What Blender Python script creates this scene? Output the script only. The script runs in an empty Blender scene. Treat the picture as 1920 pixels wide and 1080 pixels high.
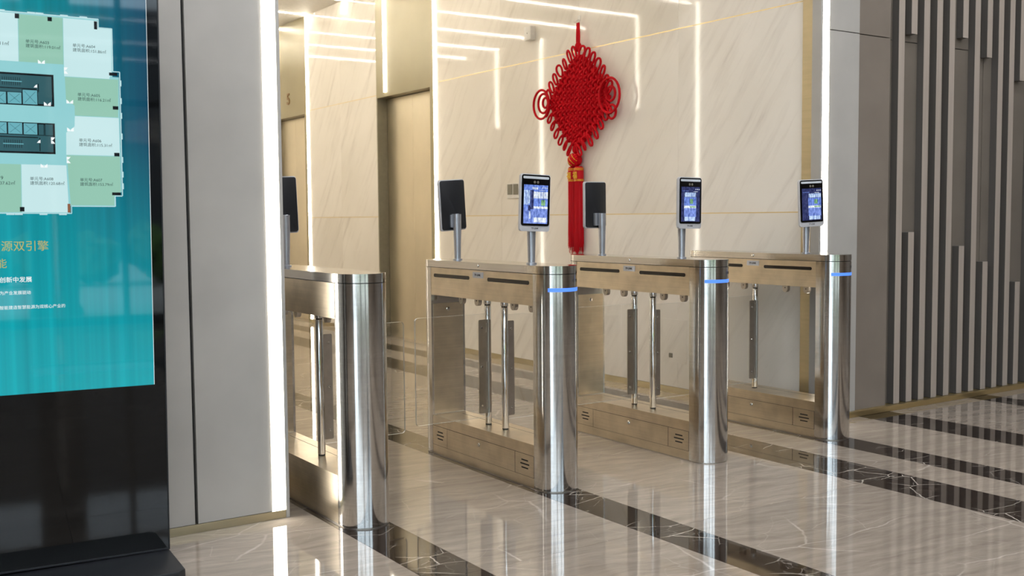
import bpy, bmesh, math, random
from math import sin, cos, pi, radians
from mathutils import Matrix, Vector
random.seed(7)
S = bpy.context.scene
COL = S.collection

# ------------------------------------------------------------------ camera, world, exposure
CAM_H = 1.213
yaw, pitch, roll = 0.98008728, -0.0665008, -0.00848203
fwd = Vector((cos(yaw) * cos(pitch), sin(yaw) * cos(pitch), sin(pitch)))
right = fwd.cross(Vector((0, 0, 1))).normalized()
up = right.cross(fwd)
r2 = right * cos(roll) + up * sin(roll)
u2 = -right * sin(roll) + up * cos(roll)
cam_data = bpy.data.cameras.new('camera')
cam_data.sensor_width = 36.0
cam_data.lens = 37.2606
cam_data.clip_start = 0.05
cam_data.dof.use_dof = True
cam_data.dof.focus_distance = 4.8
cam_data.dof.aperture_fstop = 5.0
cam = bpy.data.objects.new('camera', cam_data)
COL.objects.link(cam)
cam.matrix_world = Matrix(((r2.x, u2.x, -fwd.x, 0), (r2.y, u2.y, -fwd.y, 0), (r2.z, u2.z, -fwd.z, CAM_H), (0, 0, 0, 1)))
S.camera = cam

world = bpy.data.worlds.new('overcast_sky')
S.world = world
world.use_nodes = True
wb = world.node_tree.nodes['Background']
wb.inputs['Color'].default_value = (0.80, 0.88, 1.0, 1)
wb.inputs['Strength'].default_value = 5.0

S.view_settings.view_transform = 'Standard'
S.view_settings.look = 'None'
S.view_settings.gamma = 1.0
S.view_settings.exposure = 0.12
S.view_settings.use_curve_mapping = False
S.cycles.use_denoising = True
S.cycles.max_bounces = 10
S.cycles.diffuse_bounces = 4
S.cycles.glossy_bounces = 6
S.cycles.transmission_bounces = 8
S.cycles.transparent_max_bounces = 12
S.cycles.caustics_reflective = False
S.cycles.caustics_refractive = False
S.cycles.sample_clamp_indirect = 6.0

LED_WARM = (1.0, 0.92, 0.78)
LED_WHITE = (1.0, 0.93, 0.82)
STRIP_POWER = 16.0         # emission of the upright light strips
CEILING_POWER = 80.0       # emission of the lobby ceiling lines
HALL_POWER = 57.0          # emission of the entrance hall ceiling lines

# ------------------------------------------------------------------ materials
def srgb(r, g, b):
    f = lambda c: (c / 255 / 12.92) if c / 255 <= 0.04045 else ((c / 255 + 0.055) / 1.055) ** 2.4
    return (f(r), f(g), f(b), 1)

class NT:
    def __init__(s, name):
        s.m = bpy.data.materials.new(name)
        s.m.use_nodes = True
        s.t = s.m.node_tree
        s.b = s.t.nodes['Principled BSDF']
        s.out = s.t.nodes['Material Output']
    def n(s, typ, **kw):
        nd = s.t.nodes.new(typ)
        for k, v in kw.items():
            if k.startswith('i_'):
                nd.inputs[k[2:].replace('_', ' ')].default_value = v
            else:
                setattr(nd, k, v)
        return nd
    def l(s, a, b):
        s.t.links.new(a, b)
    def ramp(s, fac, stops, interp='LINEAR'):
        r = s.n('ShaderNodeValToRGB')
        r.color_ramp.interpolation = interp
        els = r.color_ramp.elements
        while len(els) < len(stops):
            els.new(0.5)
        for e, (p, c) in zip(els, stops):
            e.position = p
            e.color = c
        s.l(fac, r.inputs['Fac'])
        return r.outputs['Color']
    def mix(s, fac, a, b, mode='MIX'):
        m = s.n('ShaderNodeMix', data_type='RGBA', blend_type=mode)
        for v, i in ((fac, 0), (a, 6), (b, 7)):
            if hasattr(v, 'links'):
                s.l(v, m.inputs[i])
            else:
                m.inputs[i].default_value = v
        return m.outputs[2]
    def bump(s, h, strength, dist=0.01):
        b = s.n('ShaderNodeBump')
        b.inputs['Strength'].default_value = strength
        b.inputs['Distance'].default_value = dist
        s.l(h, b.inputs['Height'])
        s.l(b.outputs['Normal'], s.b.inputs['Normal'])
        return b
    def coords(s, scale, rot=(0, 0, 0), per_object=False):
        tc = s.n('ShaderNodeTexCoord')
        mp = s.n('ShaderNodeMapping')
        mp.inputs['Scale'].default_value = scale
        mp.inputs['Rotation'].default_value = rot
        if per_object:
            oi = s.n('ShaderNodeObjectInfo')
            mul = s.n('ShaderNodeVectorMath', operation='MULTIPLY_ADD')
            comb = s.n('ShaderNodeCombineXYZ')
            for k in range(3):
                s.l(oi.outputs['Random'], comb.inputs[k])
            s.l(comb.outputs[0], mul.inputs[0])
            mul.inputs[1].default_value = (37.0, 53.0, 29.0)
            s.l(tc.outputs['Object'], mul.inputs[2])
            s.l(mul.outputs[0], mp.inputs['Vector'])
        else:
            s.l(tc.outputs['Object'], mp.inputs['Vector'])
        return mp.outputs[0]

def plain(name, col, rough=0.5, metal=0.0, spec=0.5, grain=None, bump=0.0, coat=0.0):
    t = NT(name)
    t.b.inputs['Base Color'].default_value = col
    t.b.inputs['Roughness'].default_value = rough
    t.b.inputs['Metallic'].default_value = metal
    t.b.inputs['Specular IOR Level'].default_value = spec
    t.b.inputs['Coat Weight'].default_value = coat
    t.b.inputs['Coat Roughness'].default_value = 0.03
    g = grain or (30, 30, 30)
    nz = t.n('ShaderNodeTexNoise')
    nz.inputs['Detail'].default_value = 3
    t.l(t.coords(g), nz.inputs['Vector'])
    nz.inputs['Scale'].default_value = 1.0
    dk = tuple(c * 0.93 for c in col[:3]) + (1,)
    lt = tuple(min(1, c * 1.05) for c in col[:3]) + (1,)
    t.l(t.ramp(nz.outputs['Fac'], [(0.3, dk), (0.7, lt)]), t.b.inputs['Base Color'])
    if bump:
        t.bump(nz.outputs['Fac'], bump, 0.002)
    return t.m

def brushed(name, col, rough, aniso, grain, var=0.05, blotch=0.0):
    t = NT(name)
    t.b.inputs['Metallic'].default_value = 1.0
    t.b.inputs['Anisotropic'].default_value = aniso
    nz = t.n('ShaderNodeTexNoise')
    nz.inputs['Scale'].default_value = 1.0
    nz.inputs['Detail'].default_value = 4
    t.l(t.coords(grain), nz.inputs['Vector'])
    dk = tuple(c * (1 - 0.12) for c in col[:3]) + (1,)
    base = t.ramp(nz.outputs['Fac'], [(0.3, dk), (0.7, col)])
    if blotch:
        n2 = t.n('ShaderNodeTexNoise')
        n2.inputs['Scale'].default_value = 1.0
        n2.inputs['Detail'].default_value = 5
        t.l(t.coords((9, 9, 9)), n2.inputs['Vector'])
        f = t.ramp(n2.outputs['Fac'], [(0.40, (1, 1, 1, 1)), (0.75, (1 - blotch, 1 - blotch, 1 - blotch, 1))])
        base = t.mix(1.0, base, f, 'MULTIPLY')
    t.l(base, t.b.inputs['Base Color'])
    mr = t.n('ShaderNodeMapRange')
    t.l(nz.outputs['Fac'], mr.inputs['Value'])
    mr.inputs['To Min'].default_value = rough - var
    mr.inputs['To Max'].default_value = rough + var
    t.l(mr.outputs['Result'], t.b.inputs['Roughness'])
    if aniso:
        tg = t.n('ShaderNodeTangent', direction_type='RADIAL', axis='Z')
        t.l(tg.outputs[0], t.b.inputs['Tangent'])
    return t.m

def emitter(name, col, power):
    t = NT(name)
    t.b.inputs['Base Color'].default_value = (0.8, 0.8, 0.8, 1)
    t.b.inputs['Emission Color'].default_value = (*col[:3], 1)
    t.b.inputs['Emission Strength'].default_value = power
    return t.m

def display(name, col, power, rough=0.04):
    t = NT(name)
    t.b.inputs['Base Color'].default_value = (0.004, 0.004, 0.005, 1)
    t.b.inputs['Roughness'].default_value = rough
    t.b.inputs['Emission Color'].default_value = col
    t.b.inputs['Emission Strength'].default_value = power
    return t.m

def marble_wall():
    t = NT('cream_marble')
    v = t.coords((1, 1, 1), (radians(-36), 0, 0), True)
    w = t.n('ShaderNodeTexNoise')
    w.inputs['Scale'].default_value = 1.3
    w.inputs['Detail'].default_value = 3
    t.l(v, w.inputs['Vector'])
    add = t.n('ShaderNodeVectorMath', operation='MULTIPLY_ADD')
    t.l(w.outputs['Color'], add.inputs[0])
    add.inputs[1].default_value = (0.12, 0.12, 0.12)
    t.l(v, add.inputs[2])
    st = t.n('ShaderNodeMapping')
    st.inputs['Scale'].default_value = (1.0, 9.0, 1.0)
    t.l(add.outputs[0], st.inputs['Vector'])
    a = t.n('ShaderNodeTexNoise')
    a.inputs['Scale'].default_value = 1.5
    a.inputs['Detail'].default_value = 7
    a.inputs['Roughness'].default_value = 0.62
    t.l(st.outputs[0], a.inputs['Vector'])
    b = t.n('ShaderNodeTexNoise')
    b.inputs['Scale'].default_value = 1.0
    b.inputs['Detail'].default_value = 2
    t.l(v, b.inputs['Vector'])
    base = t.ramp(b.outputs['Fac'], [(0.3, srgb(234, 227, 215)), (0.7, srgb(246, 240, 230))])
    vein = t.ramp(a.outputs['Fac'], [(0.50, (0, 0, 0, 1)), (0.62, (0.12, 0.12, 0.12, 1)), (0.74, (0.40, 0.40, 0.40, 1))])
    t.l(t.mix(vein, base, srgb(176, 163, 148)), t.b.inputs['Base Color'])
    t.b.inputs['Roughness'].default_value = 0.05
    t.b.inputs['Specular IOR Level'].default_value = 0.42
    t.bump(w.outputs['Fac'], 0.025, 0.02)
    return t.m

def marble_floor(name, c1, c2, veincol, vs, vw, rough, vstr):
    t = NT(name)
    v = t.coords((1, 1, 1), (0, 0, radians(8)), True)
    w = t.n('ShaderNodeTexNoise')
    w.inputs['Scale'].default_value = 2.2
    w.inputs['Detail'].default_value = 5
    t.l(v, w.inputs['Vector'])
    add = t.n('ShaderNodeVectorMath', operation='MULTIPLY_ADD')
    t.l(w.outputs['Color'], add.inputs[0])
    add.inputs[1].default_value = (0.16, 0.16, 0.16)
    t.l(v, add.inputs[2])
    st = t.n('ShaderNodeMapping')
    st.inputs['Scale'].default_value = (1.5, 11.0, 1.0)
    t.l(add.outputs[0], st.inputs['Vector'])
    a = t.n('ShaderNodeTexNoise')
    a.inputs['Scale'].default_value = 2.0
    a.inputs['Detail'].default_value = 8
    a.inputs['Roughness'].default_value = 0.72
    t.l(st.outputs[0], a.inputs['Vector'])
    base = t.ramp(a.outputs['Fac'], [(0.3, c1), (0.72, c2)])
    s2 = t.n('ShaderNodeMapping')
    s2.inputs['Scale'].default_value = (1.0, 1.7, 1.0)
    t.l(add.outputs[0], s2.inputs['Vector'])
    vo = t.n('ShaderNodeTexVoronoi', feature='DISTANCE_TO_EDGE')
    vo.inputs['Scale'].default_value = vs
    t.l(s2.outputs[0], vo.inputs['Vector'])
    br = t.n('ShaderNodeTexNoise')
    br.inputs['Scale'].default_value = 3.0
    t.l(v, br.inputs['Vector'])
    line = t.ramp(vo.outputs['Distance'], [(0.0, (1, 1, 1, 1)), (vw, (0, 0, 0, 1))])
    gate = t.ramp(br.outputs['Fac'], [(0.45, (0, 0, 0, 1)), (0.62, (vstr, vstr, vstr, 1))])
    fac = t.mix(1.0, line, gate, 'MULTIPLY')
    fine = t.n('ShaderNodeTexVoronoi', feature='DISTANCE_TO_EDGE')
    fine.inputs['Scale'].default_value = vs * 2.7
    t.l(s2.outputs[0], fine.inputs['Vector'])
    fl = t.ramp(fine.outputs['Distance'], [(0.0, (0.35, 0.35, 0.35, 1)), (vw * 1.2, (0, 0, 0, 1))])
    oi = t.n('ShaderNodeObjectInfo')
    tone = t.ramp(oi.outputs['Random'], [(0.0, (0.90, 0.90, 0.90, 1)), (1.0, (1.06, 1.05, 1.04, 1))])
    base = t.mix(1.0, base, tone, 'MULTIPLY')
    base = t.mix(t.mix(1.0, fl, gate, 'MULTIPLY'), base, veincol)
    t.l(t.mix(fac, base, veincol), t.b.inputs['Base Color'])
    t.b.inputs['Roughness'].default_value = rough
    t.b.inputs['Specular IOR Level'].default_value = 0.85
    t.bump(w.outputs['Fac'], 0.006, 0.02)
    return t.m

def clear_glass(name, tint, edge=0.0):
    t = NT(name)
    tr = t.n('ShaderNodeBsdfTransparent')
    tr.inputs['Color'].default_value = tint
    gl = t.n('ShaderNodeBsdfGlossy')
    gl.inputs['Roughness'].default_value = 0.02
    gl.inputs['Color'].default_value = (1, 1, 1, 1)
    lw = t.n('ShaderNodeLayerWeight')          # Schlick reflectance, the same from both sides of the sheet
    pw = t.n('ShaderNodeMath', operation='POWER')
    t.l(lw.outputs['Facing'], pw.inputs[0])
    pw.inputs[1].default_value = 5.0
    fr = t.n('ShaderNodeMath', operation='MULTIPLY_ADD')
    t.l(pw.outputs[0], fr.inputs[0])
    fr.inputs[1].default_value = 0.96
    fr.inputs[2].default_value = 0.04
    mx = t.n('ShaderNodeMixShader')
    t.l(fr.outputs[0], mx.inputs[0])
    t.l(tr.outputs[0], mx.inputs[1])
    t.l(gl.outputs[0], mx.inputs[2])
    t.l(mx.outputs[0], t.out.inputs['Surface'])
    return t.m

def kiosk_picture():
    # the printed background of the display: teal, deeper towards its right edge, faint upright streaks
    t = NT('teal_display')
    tc = t.n('ShaderNodeTexCoord')
    sp = t.n('ShaderNodeSeparateXYZ')
    t.l(tc.outputs['Object'], sp.inputs[0])
    mr = t.n('ShaderNodeMapRange')
    t.l(sp.outputs['X'], mr.inputs['Value'])
    mr.inputs['From Min'].default_value = -0.62
    mr.inputs['From Max'].default_value = -0.037
    nz = t.n('ShaderNodeTexNoise', noise_dimensions='1D')
    nz.inputs['Scale'].default_value = 26.0
    nz.inputs['Detail'].default_value = 3
    t.l(sp.outputs['X'], nz.inputs['W'])
    base = t.ramp(mr.outputs['Result'], [(0.0, srgb(8, 146, 158)), (0.55, srgb(4, 124, 138)), (0.85, srgb(2, 88, 110)), (1.0, srgb(2, 70, 96))])
    stk = t.ramp(nz.outputs['Fac'], [(0.3, (0.82, 0.82, 0.82, 1)), (0.7, (1.14, 1.14, 1.14, 1))])
    mz = t.n('ShaderNodeMapRange')
    t.l(sp.outputs['Z'], mz.inputs['Value'])
    mz.inputs['From Min'].default_value = 0.64
    mz.inputs['From Max'].default_value = 1.5
    low = t.mix(mz.outputs['Result'], srgb(10, 160, 172), base)
    t.l(t.mix(1.0, low, stk, 'MULTIPLY'), t.b.inputs['Emission Color'])
    t.b.inputs['Emission Strength'].default_value = 0.95
    t.b.inputs['Base Color'].default_value = (0.004, 0.004, 0.005, 1)
    t.b.inputs['Roughness'].default_value = 0.03
    return t.m

def foliage(name):
    t = NT(name)
    nz = t.n('ShaderNodeTexNoise')
    nz.inputs['Scale'].default_value = 7.0
    nz.inputs['Detail'].default_value = 5
    t.l(t.coords((1, 1, 1)), nz.inputs['Vector'])
    t.l(t.ramp(nz.outputs['Fac'], [(0.35, srgb(30, 60, 22)), (0.65, srgb(110, 150, 60))]), t.b.inputs['Base Color'])
    t.b.inputs['Roughness'].default_value = 0.7
    return t.m

M = dict(
    marble=marble_wall(),
    tile=marble_floor('grey_beige_marble', srgb(132, 121, 110), srgb(168, 157, 144), srgb(206, 198, 187), 1.5, 0.012, 0.035, 0.55),
    band=marble_floor('dark_brown_marble', srgb(24, 19, 17), srgb(50, 40, 34), srgb(205, 196, 184), 4.6, 0.020, 0.035, 0.9),
    grout=plain('floor_grout', srgb(120, 112, 102), 0.4),
    steel=brushed('brushed_steel', (0.76, 0.66, 0.51, 1), 0.30, 0.3, (3, 3, 220), 0.05, 0.22),
    column=brushed('satin_steel_tube', (0.74, 0.72, 0.69, 1), 0.13, 0.0, (3, 3, 220), 0.02),
    chrome=brushed('polished_steel', (0.75, 0.74, 0.72, 1), 0.10, 0.0, (40, 40, 40), 0.02),
    plate=brushed('dull_steel_plate', (0.50, 0.46, 0.41, 1), 0.36, 0.0, (40, 40, 40)),
    gap=plain('black_gap', srgb(16, 15, 14), 0.6),
    slot=plain('dark_reader_window', srgb(28, 24, 22), 0.15),
    alu=plain('silver_aluminium', srgb(176, 178, 184), 0.32, 0.75),
    black=plain('black_plastic', srgb(22, 24, 28), 0.38),
    gloss_black=plain('black_glass', srgb(6, 7, 8), 0.04, spec=0.4),
    case=plain('silver_plastic', srgb(190, 190, 192), 0.35),
    lamp_bar=plain('frosted_lamp_bar', srgb(196, 202, 208), 0.3),
    grey=plain('warm_grey_panel', srgb(170, 167, 161), 0.30, 0.0, 0.5, (4, 4, 4)),
    dark_grey=plain('taupe_metal_panel', srgb(146, 136, 125), 0.24, 0.35, 0.5, (4, 4, 4)),
    slat_side=plain('charcoal_slat_side', srgb(84, 80, 76), 0.4, 0.0, 0.5, (60, 60, 2)),
    slat=plain('taupe_slat_front', srgb(164, 153, 142), 0.38, 0.0, 0.5, (60, 60, 2)),
    slat_back=plain('slat_backing', srgb(120, 112, 102), 0.24, 0.2, 0.5, (4, 4, 4)),
    taupe_wall=plain('taupe_wall_panel', srgb(104, 94, 84), 0.35),
    dark=plain('dark_recess', srgb(34, 32, 31), 0.5),
    brass=brushed('brass', (0.80, 0.63, 0.32, 1), 0.36, 0.0, (6, 6, 60)),
    brass_matte=brushed('satin_brass', (0.52, 0.45, 0.30, 1), 0.40, 0.0, (6, 6, 60)),
    bronze=plain('champagne_coating', srgb(152, 142, 110), 0.32, 0.2, grain=(2, 2, 2)),
    door=brushed('elevator_door_steel', (0.88, 0.80, 0.63, 1), 0.30, 0.0, (3, 3, 2), 0.05),
    jamb=plain('jamb_grey', srgb(140, 132, 112), 0.4, 0.4),
    ceil=plain('ceiling_paint', srgb(214, 208, 196), 0.6),
    soffit=plain('hall_ceiling_paint', srgb(170, 168, 164), 0.7),
    strip=emitter('light_strip_glow', LED_WHITE, STRIP_POWER),
    strip_warm=emitter('warm_light_strip_glow', LED_WARM, STRIP_POWER * 1.5),
    line=emitter('ceiling_line_glow', LED_WARM, CEILING_POWER),
    hall=emitter('hall_line_glow', (0.95, 0.965, 1.0), HALL_POWER),
    ring=emitter('blue_ring_glow', (0.09, 0.27, 1.0), 0.95),
    glass=clear_glass('clear_acrylic', (0.985, 0.988, 0.986, 1)),
    glass_edge=plain('acrylic_edge', srgb(214, 216, 210), 0.25),
    pane=clear_glass('window_glass', (0.90, 0.94, 0.94, 1)),
    red=plain('red_cord', srgb(192, 0, 20), 0.7, 0.0, 0.15, grain=(160, 160, 160), bump=0.3),
    red_silk=plain('red_silk', srgb(188, 0, 20), 0.5, 0.0, 0.25, grain=(200, 200, 6), bump=0.25),
    gold=plain('gold_thread', srgb(222, 172, 30), 0.4, 0.2),
    sign=plain('bronze_numeral', srgb(122, 92, 50), 0.4, 0.4),
    white=plain('white_plastic', srgb(226, 222, 214), 0.4),
    button=plain('grey_button', srgb(120, 116, 104), 0.35, 0.3),
    ink=plain('grey_ink', srgb(60, 58, 56), 0.5),
    paving=plain('plaza_paving', srgb(196, 190, 182), 0.8, grain=(3, 3, 3)),
    mullion=plain('dark_mullion', srgb(44, 46, 50), 0.4, 0.4),
    stone=plain('dark_column_stone', srgb(58, 60, 64), 0.4),
    hedge=foliage('hedge_leaves'),
    picture=kiosk_picture(),
)
M['ring'].node_tree.nodes['Principled BSDF'].inputs['Base Color'].default_value = (0.03, 0.08, 0.4, 1)
for k, c, p in (('d_room_light', srgb(206, 240, 242), 0.84), ('d_room_green', srgb(158, 212, 190), 0.78), ('d_corridor', srgb(150, 214, 218), 0.84),
                ('d_core', srgb(50, 96, 104), 0.8), ('d_cell', srgb(110, 184, 196), 0.8), ('d_black', srgb(8, 14, 16), 0.8), ('d_brown', srgb(150, 100, 70), 0.8),
                ('d_white', srgb(245, 252, 252), 0.9), ('d_text', srgb(52, 74, 76), 0.7), ('d_gold', srgb(196, 190, 112), 0.8), ('d_line', srgb(196, 236, 240), 0.8),
                ('v_sky', srgb(176, 200, 252), 1.0), ('v_mid', srgb(104, 134, 218), 1.0), ('v_dark', srgb(30, 40, 92), 1.0), ('v_green', srgb(120, 172, 120), 1.0),
                ('v_floor', srgb(116, 140, 216), 1.0), ('v_pale', srgb(214, 226, 255), 1.0)):
    M[k] = display(k, c, p)

for k in ('v_sky', 'v_mid', 'v_dark', 'v_green', 'v_floor', 'v_pale'):       # camera picture grain
    t_ = M[k].node_tree
    b_ = t_.nodes['Principled BSDF']
    c_ = tuple(b_.inputs['Emission Color'].default_value)
    tc_ = t_.nodes.new('ShaderNodeTexCoord')
    mp_ = t_.nodes.new('ShaderNodeMapping')
    mp_.inputs['Scale'].default_value = (110, 110, 60)
    nz_ = t_.nodes.new('ShaderNodeTexNoise')
    nz_.inputs['Scale'].default_value = 1.0
    nz_.inputs['Detail'].default_value = 4
    rp_ = t_.nodes.new('ShaderNodeValToRGB')
    rp_.color_ramp.elements[0].position = 0.34
    rp_.color_ramp.elements[0].color = (c_[0] * 0.45, c_[1] * 0.5, c_[2] * 0.6, 1)
    rp_.color_ramp.elements[1].position = 0.66
    rp_.color_ramp.elements[1].color = (min(1, c_[0] * 1.35 + 0.03), min(1, c_[1] * 1.3 + 0.03), min(1, c_[2] * 1.2 + 0.03), 1)
    t_.links.new(tc_.outputs['Object'], mp_.inputs['Vector'])
    t_.links.new(mp_.outputs[0], nz_.inputs['Vector'])
    t_.links.new(nz_.outputs['Fac'], rp_.inputs['Fac'])
    t_.links.new(rp_.outputs['Color'], b_.inputs['Emission Color'])

# ------------------------------------------------------------------ mesh helpers
def link(name, bm, mat, parent=None, smooth=False, mats=None):
    me = bpy.data.meshes.new(name)
    bmesh.ops.recalc_face_normals(bm, faces=bm.faces[:])
    bm.to_mesh(me)
    bm.free()
    for m_ in (mats or [mat]):
        me.materials.append(M[m_] if isinstance(m_, str) else m_)
    if smooth:
        me.shade_smooth()
        me.set_sharp_from_angle(angle=radians(35))
    o = bpy.data.objects.new(name, me)
    COL.objects.link(o)
    if parent is not None:
        o.parent = parent
    return o

def tag(o, label=None, cat=None, group=None, kind=None):
    if label: o['label'] = label
    if cat: o['category'] = cat
    if group: o['group'] = group
    if kind: o['kind'] = kind
    return o

def empty(name, loc=(0, 0, 0), rz=0.0, **kw):
    o = bpy.data.objects.new(name, None)
    o.empty_display_size = 0.1
    COL.objects.link(o)
    o.location = loc
    o.rotation_euler = (0, 0, rz)
    return tag(o, **kw)

def box(bm, x0, x1, y0, y1, z0, z1, bevel=0.0, mi=0):
    vs = [bm.verts.new(p) for p in ((x0, y0, z0), (x1, y0, z0), (x1, y1, z0), (x0, y1, z0), (x0, y0, z1), (x1, y0, z1), (x1, y1, z1), (x0, y1, z1))]
    fs = [bm.faces.new([vs[i] for i in f]) for f in ((3, 2, 1, 0), (4, 5, 6, 7), (0, 1, 5, 4), (1, 2, 6, 5), (2, 3, 7, 6), (3, 0, 4, 7))]
    for f in fs:
        f.material_index = mi
    if bevel:
        es = list({e for f in fs for e in f.edges})
        bmesh.ops.bevel(bm, geom=es, offset=bevel, segments=2, profile=0.6, affect='EDGES')

def bx(*a, bevel=0.0):
    bm = bmesh.new()
    box(bm, *a, bevel=bevel)
    return bm

def prism(bm, pts, a0, a1, axis='z', bevel=0.0):
    """extrude a closed outline; axis z: pts are (x,y); y: (x,z); x: (y,z)"""
    def P(p, h):
        return {'z': (p[0], p[1], h), 'y': (p[0], h, p[1]), 'x': (h, p[0], p[1])}[axis]
    lo = [bm.verts.new(P(p, a0)) for p in pts]
    hi = [bm.verts.new(P(p, a1)) for p in pts]
    n = len(pts)
    f0 = bm.faces.new(lo[::-1])
    f1 = bm.faces.new(hi)
    for i in range(n):
        bm.faces.new((lo[i], lo[(i + 1) % n], hi[(i + 1) % n], hi[i]))
    if bevel:
        bmesh.ops.bevel(bm, geom=list(f0.edges) + list(f1.edges), offset=bevel, segments=2, profile=0.6, affect='EDGES')

def pz(pts, a0, a1, axis='z', bevel=0.0):
    bm = bmesh.new()
    prism(bm, pts, a0, a1, axis, bevel)
    return bm

def round_rect(cx, cy, w, h, r, seg=5):
    pts = []
    for sx, sy, a in ((1, 1, 0), (-1, 1, 90), (-1, -1, 180), (1, -1, 270)):
        for k in range(seg + 1):
            t = radians(a + 90 * k / seg)
            pts.append((cx + sx * (w / 2 - r) + r * cos(t), cy + sy * (h / 2 - r) + r * sin(t)))
    return pts

def lathe(bm, prof, cx=0, cy=0, seg=20, wob=None):
    rings = []
    for i, (r, z) in enumerate(prof):
        rings.append([bm.verts.new((cx + r * (1 + (wob(k, i) if wob else 0)) * cos(2 * pi * k / seg), cy + r * (1 + (wob(k, i) if wob else 0)) * sin(2 * pi * k / seg), z)) for k in range(seg)])
    for a, b in zip(rings, rings[1:]):
        for k in range(seg):
            bm.faces.new((a[k], a[(k + 1) % seg], b[(k + 1) % seg], b[k]))
    bm.faces.new(rings[0][::-1])
    bm.faces.new(rings[-1])

def lz(prof, cx=0, cy=0, seg=20, wob=None):
    bm = bmesh.new()
    lathe(bm, prof, cx, cy, seg, wob)
    return bm

def tube(bm, pts, r, seg=6, closed=False):
    pts = [Vector(p) for p in pts]
    n = len(pts)
    rings = []
    prev = None
    for i, p in enumerate(pts):
        if closed:
            d = pts[(i + 1) % n] - pts[i - 1]
        else:
            d = pts[min(i + 1, n - 1)] - pts[max(i - 1, 0)]
        d.normalize()
        if prev is None:
            ref = Vector((1, 0, 0)) if abs(d.x) < 0.9 else Vector((0, 1, 0))
            a = d.cross(ref).normalized()
        else:
            a = (prev - d * prev.dot(d)).normalized()
        prev = a
        b = d.cross(a)
        rings.append([bm.verts.new(p + a * (r * cos(2 * pi * k / seg)) + b * (r * sin(2 * pi * k / seg))) for k in range(seg)])
    m = n if closed else n - 1
    for i in range(m):
        A, B = rings[i], rings[(i + 1) % n]
        for k in range(seg):
            bm.faces.new((A[k], A[(k + 1) % seg], B[(k + 1) % seg], B[k]))
    if not closed:
        bm.faces.new(rings[0][::-1])
        bm.faces.new(rings[-1])

def tz(pts, r, seg=6, closed=False):
    bm = bmesh.new()
    tube(bm, pts, r, seg, closed)
    return bm

def screw_head(name, at, axis, r, mat, parent, proud=0.004):
    """a domed lock or screw head standing proud along +-x or +-y"""
    bm = lz([(r, 0), (r, proud * 0.5), (r * 0.8, proud), (r * 0.25, proud * 1.15)], seg=14)
    rot = {'-x': Matrix.Rotation(-pi / 2, 4, 'Y'), '+x': Matrix.Rotation(pi / 2, 4, 'Y'), '-y': Matrix.Rotation(pi / 2, 4, 'X'), '+y': Matrix.Rotation(-pi / 2, 4, 'X')}[axis]
    bmesh.ops.transform(bm, matrix=Matrix.Translation(at) @ rot, verts=bm.verts[:])
    return link(name, bm, mat, parent, True)

def lettering(name, body, width, matrix, mat, parent, height=None, align='LEFT', thick=0.0, bold=0.0):
    """real letters as a flat mesh, scaled to a width (metres); the matrix puts the text's xy plane in place"""
    cu = bpy.data.curves.new(name, 'FONT')
    cu.body = body
    cu.align_x = align
    cu.resolution_u = 3
    cu.offset = bold
    cu.extrude = thick
    tmp = bpy.data.objects.new(name, cu)
    COL.objects.link(tmp)
    dg = bpy.context.evaluated_depsgraph_get()
    me = bpy.data.meshes.new_from_object(tmp.evaluated_get(dg))
    bpy.data.objects.remove(tmp)
    bpy.data.curves.remove(cu)
    xs = [v.co.x for v in me.vertices]
    ys = [v.co.y for v in me.vertices]
    s = width / max(1e-6, (max(xs) - min(xs)))
    sy = s if height is None else height / max(1e-6, max(ys) - min(ys))
    ox = min(xs) if align == 'LEFT' else (min(xs) + max(xs)) / 2
    me.transform(matrix @ Matrix.Diagonal((s, sy, 1, 1)) @ Matrix.Translation((-ox, 0, 0)))
    me.materials.clear()
    me.materials.append(M[mat])
    o = bpy.data.objects.new(name, me)
    COL.objects.link(o)
    if parent is not None:
        o.parent = parent
    return o

def dup(o, parent=None):
    c = o.copy()
    COL.objects.link(c)
    if parent is not None:
        c.parent = parent
    for ch in o.children:
        dup(ch, c)
    return c

# text placed on a face looking along -x: reading direction is -y, up is z
FACE_NEG_X = Matrix(((0, 0, -1, 0), (-1, 0, 0, 0), (0, 1, 0, 0), (0, 0, 0, 1)))
FACE_NEG_Y = Matrix(((1, 0, 0, 0), (0, 0, -1, 0), (0, 1, 0, 0), (0, 0, 0, 1)))

# ------------------------------------------------------------------ setting: floor
LOBBY_X0, LOBBY_X1 = 1.62, 4.93
CEIL_Z = 3.541
HALL_Z = 4.30
floor = link('floor', bx(-7.0, 11.0, -6.0, 15.3, -0.20, -0.012), 'grout')
tag(floor, kind='structure')
cols = [(-1.60, -0.42, 0), (-0.42, -0.20, 1), (-0.20, 0.75, 0), (0.75, 1.70, 0), (1.70, 1.91, 1), (1.91, 2.64, 0), (2.64, 2.84, 1), (2.84, 3.94, 0), (3.94, 4.235, 1),
        (4.235, 4.49, 0), (4.49, 4.70, 1), (4.70, 5.24, 0), (5.24, 5.53, 1), (5.53, 6.35, 0), (6.35, 6.56, 1), (6.56, 7.60, 0), (7.60, 7.90, 1), (7.90, 8.90, 0)]
G = 0.0007
for ci, (x0, x1, dk) in enumerate(cols):
    y = -1.44
    step = 1.12 if not dk else 1.68
    off = 0.0 if ci % 2 else 0.56
    y0 = 3.04 - 4 * 1.12 - (0 if (x0 == 2.84) else off)
    while y0 < 15.0:
        y1 = min(y0 + step, 15.2)
        # beyond the front walls only the lift lobby has a floor in view
        if y0 < 4.4 or (x1 > 1.5 and x0 < 5.0):
            link('band_tile' if dk else 'floor_tile', bx(x0 + G, x1 - G, y0 + G, y1 - G, -0.012, 0.0), 'band' if dk else 'tile', floor)
        y0 = y1
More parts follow.
